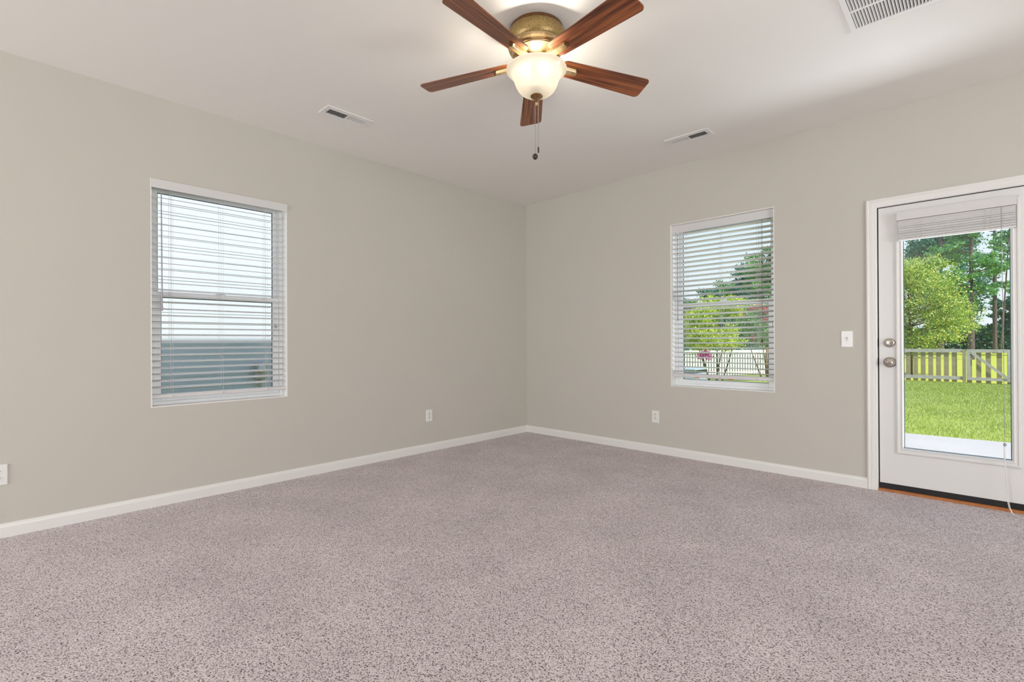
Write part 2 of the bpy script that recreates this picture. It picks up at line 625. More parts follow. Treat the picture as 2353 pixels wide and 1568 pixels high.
# ------------------------------------------------------------------ blinds
def make_blind(label, loc, rz, wd, zv0, zv1, vy, ztop, zb0, zb1, slope, ladders, wand, lift=None, stickers=()):
    root = thing('window_blind', label, 'blind', loc, rz, 'two inch blinds in the two windows')
    y0, y1 = vy
    # valance: face board with small returns
    prof = [(y0, zv0), (y0, zv1 - 0.004), (y0 + 0.003, zv1), (y1, zv1), (y1, zv0 + 0.002), (y1 - 0.008, zv0)]
    obj('valance', MB().prism(prof, 0.001, wd - 0.001, lambda p, q, t: (t, p, q)), BLIND, root, bevel=0.001)
    obj('head_rail', MB().box(0.008, wd - 0.008, y1 + 0.002, 0.075, zv0 + 0.018, zv1 - 0.003), BLIND, root)
    # slats: slightly crowned, tilted
    mb = MB()
    cy, hw, th = 0.046, 0.0245, 0.0028
    k = 0
    zz = ztop
    while zz > zb1 + 0.016:
        prof = []
        for s in (-1, -0.5, 0, 0.5, 1):
            prof.append((cy + s * hw, zz + slope * s * hw + 0.0012 * (1 - s * s)))
        top = [(p, q + th / 2) for p, q in prof]
        bot = [(p, q - th / 2) for p, q in reversed(prof)]
        mb.prism(top + bot, 0.006, wd - 0.006, lambda p, q, t: (t, p, q))
        zz -= 0.0445
    obj('slats', mb, BLIND, root)
    zl = zb1
    # bottom rail
    prof = [(0.018, zb0 + 0.003), (0.018, zb1 - 0.004), (0.022, zb1), (0.070, zb1), (0.074, zb1 - 0.004), (0.074, zb0 + 0.003), (0.071, zb0), (0.021, zb0)]
    br = obj('bottom_rail', MB().prism(prof, 0.007, wd - 0.007, lambda p, q, t: (t, p, q)), BLIND, root, bevel=0.001)
    for x in ladders:
        mb = MB()
        for yy in (cy - hw - 0.001, cy + hw + 0.001):
            for dx in (-0.007, 0.007):
                mb.tube([(x + dx, yy, zv0 + (0.02 if yy > vy[1] else 0.001)), (x + dx, yy, zb1)], 0.0008, 5)
        obj('ladder_cord', mb, CORDM, root)
        mb = MB().lathe([(0.004, -0.006), (0.006, -0.003), (0.006, 0.003), (0.003, 0.006)], 12, (x, 0.016, (zb0 + zb1) / 2), 'z')
        obj('cord_button', mb, BLIND, br)
    for x in stickers:
        obj('sticker', MB().box(x - 0.022, x + 0.022, 0.0165, 0.0185, zb0 - 0.004, zb0 + 0.004), STICK, br)
    x, za, zb = wand
    wd_o = obj('tilt_wand', MB().tube([(x, 0.012, za), (x + 0.001, 0.010, (za + zb) / 2), (x + 0.002, 0.008, zb)], [0.0032, 0.0040, 0.0044], 8), WANDM, root, smooth=True)
    obj('wand_tip', MB().lathe([(0.0045, -0.028), (0.0062, -0.02), (0.0058, 0.0), (0.004, 0.004)], 10, (x + 0.002, 0.008, zb)), WANDM, wd_o)
    if lift:
        x, za, zb = lift
        mb = MB()
        for dx in (-0.002, 0.002):
            mb.tube([(x + dx, 0.010, za), (x + dx * 0.6, 0.009, (za + zb) / 2), (x, 0.008, zb)], 0.0011, 6)
        lc = obj('lift_cord', mb, M('grey_lift_cord', (0.20, 0.18, 0.19), 0.8), root)
        tm = M('dark_tassel', (0.05, 0.045, 0.045), 0.5)
        obj('tassel', MB().lathe([(0.004, 0.0), (0.007, -0.008), (0.009, -0.024), (0.007, -0.034)], 12, (x - 0.002, 0.008, zb + 0.005)), tm, lc)
        obj('cord_stop', MB().lathe([(0.003, 0.01), (0.005, 0.003), (0.005, -0.005), (0.003, -0.012)], 12, (x, 0.0095, 1.745)), tm, lc)
    return root


lw, rw = LW[1] - LW[0], RW[1] - RW[0]
make_blind('white slatted blind in the left wall window, valance flush with the wall', (0, LW[0], 0), math.radians(90), lw, 2.127, 2.188, (-0.010, 0.004),
           2.078, 0.716, 0.742, 0.20, [0.122, 0.428, 0.735], (0.062, 2.112, 1.335))
make_blind('white slatted blind with dark pull cord, in the window beside the door', (RW[0], 0, 0), 0, rw, 2.112, 2.1835, (0.026, 0.038),
           2.092, 0.748, 0.782, -0.22, [0.136, 0.455, 0.769], (0.066, 2.10, 1.31), (0.806, 2.10, 1.10), (0.245, 0.545))

# ------------------------------------------------------------------ door
dr = thing('door_1', None, None, (0, 0, 0), kind='structure')
dx0, dx1, dz0, dz1 = 3.437, 4.249, 0.058, 2.041
fy = 0.014
mb = MB()                                           # jamb lining the opening
mb.box(3.41, 3.4295, 0.0, 0.15, -0.02, 2.066).box(4.2565, 4.275, 0.0, 0.15, -0.02, 2.066).box(3.4295, 4.2565, 0.0, 0.15, 2.048, 2.066)
obj('jamb', mb, TRIM, dr)
mb = MB()                                           # door seal, plus black strips painting shade into the reveal gap
mb.box(3.4295, 3.4445, 0.061, 0.09, 0.0, 2.048).box(4.2415, 4.2565, 0.061, 0.09, 0.0, 2.048).box(3.4445, 4.2415, 0.061, 0.09, 2.034, 2.048)
mb.box(3.4297, 3.4366, 0.022, 0.061, 0.03, 2.046).box(4.2494, 4.2563, 0.022, 0.061, 0.03, 2.046).box(3.4366, 4.2494, 0.022, 0.061, 2.0412, 2.0478)
obj('seal_and_gap_shade', mb, BLACK, dr)
# slab with an opening for the lite
gx0, gx1, gz0, gz1 = 3.570, 4.112, 0.305, 1.945
mb = MB()
y0, y1 = fy, fy + 0.044
mb.box(dx0, gx0, y0, y1, dz0, dz1).box(gx1, dx1, y0, y1, dz0, dz1).box(gx0, gx1, y0, y1, dz0, gz0).box(gx0, gx1, y0, y1, gz1, dz1)
slab = obj('door_slab', mb, DOORW, dr)
# raised lite frame: moulded profile mitred round the glass
LP = [(0, 0), (0, -0.006), (0.006, -0.012), (0.014, -0.013), (0.020, -0.009), (0.028, -0.009), (0.034, -0.013), (0.039, -0.010), (0.044, 0.0), (0.044, 0.018)]
ox0, ox1, oz0, oz1 = 3.531, 4.150, 0.279, 1.985
n = len(LP)
rings = [(ox0, oz0, 1, 1), (ox1, oz0, -1, 1), (ox1, oz1, -1, -1), (ox0, oz1, 1, -1)]
vs = [(X + sx * p, fy + q, Z + sz * p) for X, Z, sx, sz in rings for p, q in LP]
fs = [(k * n + i, k * n + (i + 1) % n, ((k + 1) % 4) * n + (i + 1) % n, ((k + 1) % 4) * n + i) for k in range(4) for i in range(n)]
lf = obj('lite_frame', MB().add(vs, fs), DOORW, dr)
obj('pane', MB().box(gx0, gx1, fy + 0.018, fy + 0.023, gz0, gz1), GLASS, lf)
mb = MB()
ix0, ix1, iz0, iz1 = ox0 + 0.044, ox1 - 0.044, oz0 + 0.044, oz1 - 0.044
e = 0.004
mb.box(ix0, ix0 + e, fy + 0.014, fy + 0.017, iz0, iz1).box(ix1 - e, ix1, fy + 0.014, fy + 0.017, iz0, iz1).box(ix0, ix1, fy + 0.014, fy + 0.017, iz0, iz0 + e)
obj('gasket', mb, M('door_gasket', (0.10, 0.16, 0.20), 0.6), lf)
# deadbolt and knob
dbx, dbz = 3.497, 1.067
bolt = obj('deadbolt', MB().lathe([(0.033, 0), (0.033, -0.004), (0.030, -0.010), (0.022, -0.014), (0.0, -0.0145)], 32, (dbx, fy, dbz), 'y', cap=False), NICKEL, dr, smooth=True)
tp = MB().prism([(-0.008, -0.021), (0.008, -0.021), (0.010, 0.021), (-0.010, 0.021)], fy - 0.032, fy - 0.013, lambda p, q, t: (dbx + 0.004 + p * 0.55 + 0.003 * math.sin(q * 80), t, dbz + q))
obj('thumb_turn', tp, NICKD, bolt, bevel=0.002)
obj('screw', MB().lathe([(0.004, -0.012), (0.003, -0.0165), (0.0, -0.017)], 12, (dbx - 0.017, fy, dbz), 'y', cap=False).lathe([(0.004, -0.012), (0.003, -0.0165), (0.0, -0.017)], 12, (dbx + 0.020, fy, dbz), 'y', cap=False), NICKD, bolt, smooth=True)
kbx, kbz = 3.498, 0.927
kb = obj('rosette', MB().lathe([(0.0375, 0), (0.0375, -0.004), (0.034, -0.009), (0.030, -0.007), (0.016, -0.012), (0.0, -0.0125)], 32, (kbx, fy, kbz), 'y', cap=False), NICKEL, dr, smooth=True)
obj('door_knob', MB().lathe([(0.012, -0.010), (0.011, -0.026), (0.015, -0.032), (0.022, -0.040), (0.0245, -0.050), (0.022, -0.059), (0.012, -0.065), (0.0, -0.066)], 32, (kbx, fy, kbz), 'y', cap=False), NICKEL, kb, smooth=True)
obj('lock_button', MB().lathe([(0.0065, -0.062), (0.0065, -0.069), (0.0, -0.070)], 16, (kbx, fy, kbz), 'y', cap=False), NICKD, kb, smooth=True)
for zc in (dbz, kbz):
    obj('strike_plate', MB().box(3.4262, 3.4302, 0.002, 0.03, zc - 0.03, zc + 0.03), M('dark_strike', (0.07, 0.06, 0.05), 0.4, 0.7), dr)
obj('door_sweep', MB().box(3.4297, 4.2563, 0.0155, 0.058, 0.0185, 0.0565), BLACK, dr)
obj('threshold', MB().prism([(-0.006, 0), (-0.006, 0.011), (-0.001, 0.016), (0.012, 0.018), (0.14, 0.018), (0.14, -0.02), (0.0, -0.02)], 3.4297, 4.2563, lambda p, q, t: (t, p, q)), WOODT, dr)

# ------------------------------------------------------------------ raised blind on the door, with its long cord
DBR = M('dark_bracket', (0.03, 0.03, 0.03), 0.5)
db = thing('door_blind', 'white mini blind drawn up to the top of the glass door, with a long cord', 'blind', (3.545, fy - 0.0135, 0))
wb = 0.588
obj('valance', MB().prism([(-0.036, 1.926), (-0.036, 1.986), (0.0, 1.986), (0.0, 1.926)], 0, wb, lambda p, q, t: (t, p, q)), BLIND, db, bevel=0.0015)
obj('bracket', MB().box(wb - 0.022, wb - 0.004, -0.014, -0.001, 1.9862, 1.9885), DBR, db)
obj('bracket', MB().box(0.010, 0.022, -0.014, -0.001, 1.9862, 1.9878), DBR, db)
mb = MB()
zz = 1.801
rnd = random.Random(4)
while zz < 1.922:
    j = rnd.uniform(-0.0012, 0.0012)
    mb.prism([(-0.028 + j, zz), (-0.016 + j, zz + 0.0012), (-0.003 + j, zz), (-0.003 + j, zz + 0.0029), (-0.016 + j, zz + 0.0041), (-0.028 + j, zz + 0.0029)], 0.006, wb - 0.004, lambda p, q, t: (t, p, q))
    zz += 0.0034 if rnd.random() < 0.8 else 0.0052
obj('slats', mb, BLIND, db)
obj('bottom_rail', MB().box(0.006, wb - 0.004, -0.029, -0.002, 1.784, 1.799), BLIND, db, bevel=0.002)
for x in (0.125, 0.462):
    mb = MB()
    for dx in (-0.014, 0.014):
        pts = []
        for i in range(26):
            z = 1.79 + i * 0.0051
            pts.append((x + dx + 0.004 * math.sin(i * 2.1 + dx * 200), -0.031 - 0.002 * (i % 2), z))
        mb.tube(pts, 0.0011, 5)
    obj('ladder_cord', mb, DOORG, db)
cx = -3.545
cord_y = -0.042
up = [(4.062, -0.042, 1.926), (4.066, -0.042, 1.5), (4.069, -0.042, 1.1), (4.0705, -0.042, 0.75), (4.0715, -0.042, 0.45)]
lc = obj('pull_cord', MB().tube([(p[0] + cx, p[1], p[2]) for p in up], 0.0009, 6)
         .tube([(p[0] + cx + 0.0024, p[1] - 0.002, p[2]) for p in up], 0.0009, 6), M('grey_door_cord', (0.42, 0.40, 0.40), 0.8), db)
obj('cord_knot', MB().lathe([(0.002, 0.012), (0.007, 0.004), (0.008, -0.003), (0.003, -0.012)], 10, (4.073 + cx, cord_y, 0.428)).tube([(4.074 + cx, cord_y, 0.43), (4.082 + cx, cord_y - 0.002, 0.424)], 0.003, 6), M('knot_grey', (0.40, 0.38, 0.39), 0.8), lc)
low = []
for s, d in ((0, 0.0), (1, 0.005)):
    ex = [0.0, 0.003, 0.004, 0.007, 0.009]
    a = [(4.072 - d, -0.042, 0.42), (4.075 - d * 0.4, -0.042, 0.30), (4.077 + d * .4, -0.043, 0.2), (4.080 + d, -0.050, 0.10), (4.088 + d, -0.068, 0.045), (4.103 + d * .5, -0.092, 0.012), (4.125, -0.118, 0.006), (4.16, -0.150, 0.005), (4.21, -0.175, 0.005), (4.27, -0.165, 0.005)]
    low.append([(p[0] + cx, p[1] - 0.001 * s, p[2]) for p in a])
obj('cord_loop', MB().tube(low[0], 0.0019, 6).tube(low[1], 0.0019, 6), M('white_door_cord', (0.78, 0.77, 0.76), 0.8), lc, smooth=True)

# ------------------------------------------------------------------ outlets and switch
def outlet(label, loc, rz, flip=False):
    root = thing('wall_outlet', label, 'outlet', loc, rz, 'white duplex outlets low on the walls')
    # local: x across, y out of the wall into the room is -y
    obj('cover_plate', MB().prism([(-0.0375, 0), (-0.0375, -0.002), (-0.034, -0.006), (0.034, -0.006), (0.0375, -0.002), (0.0375, 0)], -0.0575, 0.0575, lambda p, q, t: (p, q, t)), PLAST, root, bevel=0.0015)
    sg = -1 if flip else 1
    for zc in (0.0195, -0.0195):
        mb = MB()
        pr = []
        for i in range(24):
            a = 2 * math.pi * i / 24
            pr.append((0.0172 * math.cos(a), max(-0.0135, min(0.0135, 0.0172 * math.sin(a)))))
        mb.prism(pr, -0.0078, -0.005, lambda p, q, t: (p, t, zc + q))
        rc = obj('receptacle', mb, M('receptacle_white', (0.80, 0.79, 0.77), 0.3), root)
        mb = MB()
        mb.box(-0.0078, -0.0052, -0.0082, -0.0075, zc + sg * 0.001 - 0.0045, zc + sg * 0.001 + 0.0055)
        mb.box(0.0052, 0.0076, -0.0082, -0.0075, zc + sg * 0.001 - 0.0035, zc + sg * 0.001 + 0.0045)
        mb.lathe([(0.0034, -0.0082), (0.0034, -0.0075)], 12, (0, 0, zc - sg * 0.0085), 'y')
        obj('slots', mb, SLOTM, rc)
    obj('screw', MB().lathe([(0.003, -0.0075), (0.003, -0.0055)], 12, (0, 0, 0), 'y'), SCREW, root)
    return root


outlet('white outlet low on the left wall, near the corner', (0, -1.4555, 0.357), math.radians(90))
outlet('white outlet at the left edge of the photo, cut off by the frame', (0, -4.4095, 0.353), math.radians(90))
outlet('white outlet low on the right wall, left of the window, ground hole uppermost', (1.6865, 0, 0.353), 0, True)

sw = thing('light_switch', 'white toggle light switch plate on the wall beside the door casing', 'light switch', (3.245, 0, 1.0965))
obj('cover_plate', MB().prism([(-0.0375, 0), (-0.0375, -0.002), (-0.034, -0.006), (0.034, -0.006), (0.0375, -0.002), (0.0375, 0)], -0.0595, 0.0595, lambda p, q, t: (p, q, t)), PLAST, sw, bevel=0.0015)
obj('toggle', MB().box(-0.005, 0.005, -0.0075, -0.005, -0.012, 0.012).prism([(-0.006, -0.001), (-0.016, 0.006), (-0.018, 0.010), (-0.006, 0.009)], -0.0035, 0.0035, lambda p, q, t: (t, p, q)), M('toggle_white', (0.78, 0.77, 0.75), 0.3), sw)
obj('toggle_slot', MB().box(-0.0065, 0.0065, -0.0064, -0.0055, -0.014, 0.014), M('toggle_slot_grey', (0.25, 0.24, 0.23), 0.6), sw)
for zc in (0.030, -0.030):
    obj('screw', MB().lathe([(0.0032, -0.0078), (0.0032, -0.0055)], 12, (0, 0, zc), 'y'), SCREW, sw)

# ------------------------------------------------------------------ ceiling vents
def register(label, loc, rz, grp):
    """local x along the long side, dark bank at -x; hangs just under the ceiling"""
    r = thing('ceiling_vent', label, 'vent', loc, rz, grp)
    L, Wd = 0.352, 0.152
    mb = MB()
    ix, iy, b = 0.145, 0.037, 0.008
    z0, z1 = -0.007, 0.0
    for (a, c, d, e_) in ((-L / 2, -ix, -Wd / 2, Wd / 2), (ix, L / 2, -Wd / 2, Wd / 2), (-ix, ix, -Wd / 2, -iy), (-ix, ix, iy, Wd / 2), (-b / 2, b / 2, -iy, iy)):
        mb.box(a, c, d, e_, z0, z1)
    obj('face_frame', mb, VENTM, r)
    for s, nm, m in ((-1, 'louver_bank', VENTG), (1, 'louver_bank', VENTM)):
        mb = MB()
        for i in range(11):
            x = s * (0.0115 + i * 0.0125)
            a = 0.50 if s < 0 else 0.98
            mt = Matrix.Translation((x, 0, -0.002)) @ Matrix.Rotation(a * s * -1, 4, 'Y')
            mb.box(-0.0007, 0.0007, -iy, iy, -0.005, 0.009, mt)
        obj(nm, mb, m, r)
    obj('duct_shade', MB().box(-ix, ix, -iy, iy, -0.0015, -0.0005), DUCT_SHADE, r)  # flat black sheet painting in the dark behind the louvers
    for s in (-1, 1):
        obj('screw', MB().lathe([(0.004, -0.009), (0.004, -0.006)], 10, (s * 0.160, 0, 0)), SCREW, r)
    return r


register('white ceiling vent near the left wall, beyond the ceiling fan', (0.635, -2.651, CH), math.radians(90), 'small ceiling supply vents')
register('white ceiling vent near the right wall, above the slatted window', (2.273, -0.543, CH), math.radians(180), 'small ceiling supply vents')

rv = thing('return_air_grille', 'large white louvered return air grille at the top edge of the photo', 'vent', (3.478, -1.241, CH))
L, Wd = 0.66, 0.56
mb = MB()
for (a, c, d, e_) in ((0, 0.024, -Wd, 0), (L - 0.024, L, -Wd, 0), (0.024, L - 0.024, -0.022, 0), (0.024, L - 0.024, -Wd, -Wd + 0.022)):
    mb.box(a, c, d, e_, -0.010, 0.0)
obj('face_frame', mb, VENTM, rv)
rows = [(-0.187, -0.022), (-0.362, -0.201), (-0.538, -0.376)]
mb = MB().box(0.024, L - 0.024, -0.201, -0.187, -0.009, 0.0).box(0.024, L - 0.024, -0.376, -0.362, -0.009, 0.0)
obj('cross_bar', mb, VENTM, rv, bevel=0.001)
for ya, yb in rows:
    mb = MB()
    x = 0.032
    while x < L - 0.028:
        mt = Matrix.Translation((x, 0, -0.004)) @ Matrix.Rotation(0.75, 4, 'Y')
        mb.box(-0.0006, 0.0006, ya, yb, -0.007, 0.0085, mt)
        x += 0.0131
    obj('louver_row', mb, VENTM, rv)
obj('duct_shade', MB().box(0.024, L - 0.024, -Wd + 0.022, -0.022, -0.0012, -0.0004), DUCT_SHADE, rv)  # black sheet standing for the grille's unlit interior

# ------------------------------------------------------------------ ceiling fan
FX, FY, FS = 2.278, -2.429, 1.048
fan = thing('ceiling_fan', 'brown five blade ceiling fan with a lit frosted bowl light', 'ceiling fan', (FX, FY, CH))
fan.scale = (FS, FS, FS)
Z = lambda z: z - 2.664
obj('housing_top', MB().lathe([(0.120, Z(2.664)), (0.1325, Z(2.664)), (0.1350, Z(2.660)), (0.1335, Z(2.640)), (0.130, Z(2.638))], 64), BRONZE, fan, smooth=True)
hs = obj('motor_housing', MB().lathe([(0.126, Z(2.645)), (0.139, Z(2.643)), (0.146, Z(2.632)), (0.1475, Z(2.605)), (0.146, Z(2.582)), (0.139, Z(2.572)), (0.130, Z(2.570))], 64), GOLD, fan, smooth=True)
obj('lower_molding', MB().lathe([(0.130, Z(2.576)), (0.1385, Z(2.571)), (0.140, Z(2.563)), (0.134, Z(2.555)), (0.122, Z(2.551)), (0.118, Z(2.546)), (0.121, Z(2.541)), (0.118, Z(2.536)), (0.108, Z(2.535))], 64), GOLDL, fan, smooth=True)
obj('housing_neck', MB().lathe([(0.112, Z(2.541)), (0.109, Z(2.533)), (0.085, Z(2.524)), (0.068, Z(2.512)), (0.060, Z(2.498)), (0.060, Z(2.49))], 64), GOLDL, fan, smooth=True)
obj('switch_cup', MB().lathe([(0.066, Z(2.494)), (0.072, Z(2.488)), (0.072, Z(2.470)), (0.064, Z(2.462)), (0.060, Z(2.445)), (0.040, Z(2.440))], 48), GOLD, fan, smooth=True)
# blade: outline in local x (outwards) / y, thickness 6 mm
def blade_outline():
    x0, x1, w0, w1 = 0.128, 0.628, 0.052, 0.0685
    pts = []
    def arc(cx_, cy_, r, a0, a1, n_=7):
        for i in range(n_ + 1):
            a = math.radians(a0 + (a1 - a0) * i / n_)
            pts.append((cx_ + r * math.cos(a), cy_ + r * math.sin(a)))
    arc(x0 + 0.035, -w0 + 0.035, 0.035, 180, 266)
    arc(x1 - 0.024, -w1 + 0.024, 0.024, 270, 352)
    arc(x1 - 0.024, w1 - 0.024, 0.024, 8, 90)
    arc(x0 + 0.035, w0 - 0.035, 0.035, 94, 180)
    return pts


bo = blade_outline()
proto = obj('blade', MB().prism(bo, -0.003, 0.003, lambda p, q, t: (p, q, t)), WOOD, fan, bevel=0.0012)
ib = MB()
ip = [(0.045, -0.013), (0.14, -0.016), (0.212, -0.014), (0.220, -0.009), (0.222, 0.0), (0.220, 0.009), (0.212, 0.014), (0.14, 0.016), (0.045, 0.013)]
ib.prism(ip, -0.019, -0.0032, lambda p, q, t: (p, q * (1.0 if t < -0.01 else 1.25), t))
iron = obj('blade_iron', ib, GOLDL, proto, bevel=0.002)
rib = obj('iron_end', MB().prism([(0.205, -0.010), (0.222, -0.010), (0.229, 0.0), (0.222, 0.010), (0.205, 0.010)], -0.0185, -0.0031, lambda p, q, t: (p, q, t)), BRONZE, proto, bevel=0.001)  # darker bronze end piece on each blade iron
for k in range(5):
    b = proto if k == 0 else copy_tree(proto, fan)
    b.location = (0, 0, Z(2.503))
    b.rotation_euler = (-0.203, 0.060, 2.347 + k * 2 * math.pi / 5)
BP = [(0.1475, 2.462), (0.1526, 2.460), (0.1532, 2.456), (0.149, 2.4525), (0.139, 2.445), (0.126, 2.433), (0.117, 2.417), (0.1115, 2.400), (0.106, 2.384), (0.098, 2.367), (0.086, 2.351), (0.069, 2.339), (0.050, 2.331), (0.028, 2.3275), (0.006, 2.3265)]
inner = [(r_ - 0.004 if i > 1 else r_ - 0.003, z_ + (0.0035 if i > 4 else 0.001)) for i, (r_, z_) in enumerate(BP)][::-1]
inner = [(max(r_, 0.004), z_) for r_, z_ in inner]
bowl = obj('light_bowl', MB().lathe([(r_, Z(z_)) for r_, z_ in BP], 72, cap=False), BOWL, fan, smooth=True)
sm = bowl.modifiers.new('wall', 'SUBSURF')
sm.levels = 1
sm.render_levels = 1
fin = obj('finial', MB().lathe([(0.030, Z(2.3275)), (0.031, Z(2.3245)), (0.026, Z(2.319)), (0.017, Z(2.313)), (0.010, Z(2.306)), (0.007, Z(2.299)), (0.004, Z(2.296))], 32), BRONZE, fan, smooth=True)
obj('finial_ball', MB().lathe([(0.002, Z(2.298)), (0.0075, Z(2.294)), (0.009, Z(2.288)), (0.0075, Z(2.282)), (0.002, Z(2.278))], 20), GOLDL, fin, smooth=True)
for a in (-0.95, -0.95 + math.pi):
    bx, by = 0.052 * math.cos(a), 0.052 * math.sin(a)
    obj('light_bulb', MB().lathe([(0.004, Z(2.372)), (0.016, Z(2.378)), (0.021, Z(2.392)), (0.017, Z(2.410)), (0.010, Z(2.424)), (0.009, Z(2.436))], 20, (bx, by, 0)), BULB, fan, smooth=True)
obj('stem', MB().lathe([(0.006, Z(2.328)), (0.006, Z(2.446))], 12), GOLDL, fan)


def beads(x, y, z0, z1, r=0.0020, pitch=0.0042):
    prof = []
    z = z0
    while z > z1:
        prof += [(0.0006, z), (r, z - pitch * 0.3), (r, z - pitch * 0.6)]
        z -= pitch
    return MB().lathe(prof, 8, (x, y, 0))


ra = Vector((rr.x, rr.y, 0)).normalized()
p1 = ra * -0.0085
c1 = obj('pull_chain', beads(p1.x, p1.y, Z(2.280), Z(2.034)), CHAIN, fan, smooth=True)
obj('pull_ball', MB().lathe([(0.003, Z(2.036)), (0.010, Z(2.032)), (0.0135, Z(2.024)), (0.0135, Z(2.017)), (0.009, Z(2.009)), (0.003, Z(2.006))], 24, (p1.x, p1.y, 0)), DKBALL, c1, smooth=True)
p2 = ra * 0.0078
c2 = obj('pull_chain', beads(p2.x, p2.y, Z(2.318), Z(2.068)), CHAIN, fan, smooth=True)
obj('pull_bob', MB().lathe([(0.002, Z(2.070)), (0.004, Z(2.066)), (0.0042, Z(2.044)), (0.003, Z(2.040))], 16, (p2.x, p2.y, 0)), DKBALL, c2, smooth=True)
for a in (-0.95, -0.95 + math.pi):
    light('fan_lamp', 'POINT', (FX + 0.052 * FS * math.cos(a), FY + 0.052 * FS * math.sin(a), CH + FS * Z(2.451)), 24, (1.0, 0.91, 0.78), shadow_soft_size=0.03)

# ------------------------------------------------------------------ outside: ground
def gz(x, y):
    if y < 4:
        return -0.20
    if y < 19.4:
        return -0.20 - 0.26 * (y - 4) / 15.4
    return -0.46 + 0.45 * min(1.0, (y - 19.4) / 34)


GRASSB = leaf_mat('grass_blade', [(0.17, 0.30, 0.02), (0.30, 0.42, 0.03), (0.44, 0.50, 0.05), (0.60, 0.62, 0.30), (0.25, 0.40, 0.03)], 0.3)
LAWN = M('lawn_ground', (0.24, 0.33, 0.03), 0.9, bump=(60, 0.7, 0.03), var=((0.40, 0.45, 0.08), 38, 0.38, 0.64))
LAWN2 = M('sunlit_field_grass', (0.36, 0.40, 0.03), 0.9, var=((0.46, 0.46, 0.05), 6, 0.35, 0.65))
ys = [-12, 0.0, 2, 3.96, 6, 9, 12, 15, 17, 19.4]
xs = [-34, -20, -10, -4.2, 0, 3, 6, 10, 18]
mb = MB()
mb.add([(x, y, gz(x, y)) for y in ys for x in xs], [(j * 9 + i, j * 9 + i + 1, (j + 1) * 9 + i + 1, (j + 1) * 9 + i) for j in range(len(ys) - 1) for i in range(8)])
struct('lawn', mb, LAWN)
ys = [19.4, 26, 34, 44, 54, 90]
mb = MB()
mb.add([(x * 3, y, gz(x, y)) for y in ys for x in xs], [(j * 9 + i, j * 9 + i + 1, (j + 1) * 9 + i + 1, (j + 1) * 9 + i) for j in range(len(ys) - 1) for i in range(8)])
struct('field', mb, LAWN2)
struct('patio', MB().add([(2.9, TH + .002, -0.32), (6.9, TH + .002, -0.32), (6.9, 4.13, -0.32), (2.9, 3.885, -0.32), (2.9, TH + .002, -0.15), (6.9, TH + .002, -0.15), (6.9, 4.13, -0.15), (2.9, 3.885, -0.15)],
                        [(0, 3, 2, 1), (4, 5, 6, 7), (0, 1, 5, 4), (1, 2, 6, 5), (2, 3, 7, 6), (3, 0, 4, 7)]), CONC)


def leaves_mesh(name, P, size, mat, parent=None, seed=0, upright=0.0, aspect=0.6):
    """P (n,3) centres; each leaf a folded diamond of its own"""
    g = np.random.default_rng(seed)
    n_ = len(P)
    d = g.normal(size=(n_, 3))
    d[:, 2] += upright
    d /= np.linalg.norm(d, axis=1)[:, None]
    e_ = g.normal(size=(n_, 3))
    e_ -= d * (e_ * d).sum(1)[:, None]
    e_ /= np.linalg.norm(e_, axis=1)[:, None]
    s = size * g.uniform(0.6, 1.3, n_)[:, None]
    V = np.stack([P - d * s * 0.5, P + e_ * s * 0.5 * aspect, P + d * s * 0.5, P - e_ * s * 0.5 * aspect], 1).reshape(-1, 3)
    me = bpy.data.meshes.new(name)
    me.vertices.add(4 * n_)
    me.vertices.foreach_set('co', V.astype(np.float32).ravel())
    me.loops.add(4 * n_)
    me.loops.foreach_set('vertex_index', np.arange(4 * n_, dtype=np.int32))
    me.polygons.add(n_)
    me.polygons.foreach_set('loop_start', np.arange(0, 4 * n_, 4, dtype=np.int32))
    me.polygons.foreach_set('loop_total', np.full(n_, 4, dtype=np.int32))
    me.update(calc_edges=True)
    me.materials.append(mat)
    o = bpy.data.objects.new(name, me)
    COL.objects.link(o)
    if parent is not None:
        o.parent = parent
    return o


struct('soil_edge', MB().add([(2.9, 3.89, -0.196), (6.9, 4.135, -0.196), (6.9, 4.20, -0.19), (2.9, 3.955, -0.19)], [(0, 1, 2, 3)]), SOIL)
# grass blades on the lawn
g = np.random.default_rng(11)
n_ = 150000
t = g.random(n_) ** 0.8
yy = 3.9 + 15.3 * t
xx = g.uniform(0.6, 6.6, n_)
ok = yy > 3.94 + 0.06125 * (xx - 2.9)
xx, yy = xx[ok], yy[ok]
n_ = len(xx)
zz = -0.20 - 0.26 * (yy - 4) / 15.4
h = g.uniform(0.015, 0.045, n_) * (1 + 0.4 * np.sin(xx * 3.1) * np.sin(yy * 2.3))
az = g.uniform(0, 2 * np.pi, n_)
w_ = 0.0032 + 0.00045 * yy
lean = g.uniform(0.2, 1.0, n_) * h
a_ = g.uniform(0, 2 * np.pi, n_)
B = np.stack([xx, yy, zz - 0.01], 1)
side = np.stack([np.cos(az), np.sin(az), 0 * az], 1) * w_[:, None]
tip = B + np.stack([np.cos(a_) * lean, np.sin(a_) * lean, h + 0.01], 1)
V = np.stack([B - side, B + side, tip], 1).reshape(-1, 3)
me = bpy.data.meshes.new('lawn_grass')
me.vertices.add(3 * n_)
me.vertices.foreach_set('co', V.astype(np.float32).ravel())
me.loops.add(3 * n_)
me.loops.foreach_set('vertex_index', np.arange(3 * n_, dtype=np.int32))
me.polygons.add(n_)
me.polygons.foreach_set('loop_start', np.arange(0, 3 * n_, 3, dtype=np.int32))
me.polygons.foreach_set('loop_total', np.full(n_, 3, dtype=np.int32))
me.update(calc_edges=True)
me.materials.append(GRASSB)
o = bpy.data.objects.new('lawn_grass', me)
COL.objects.link(o)
tag(o, 'short sunlit green grass between the patio and the wooden fence', 'grass', kind='stuff')

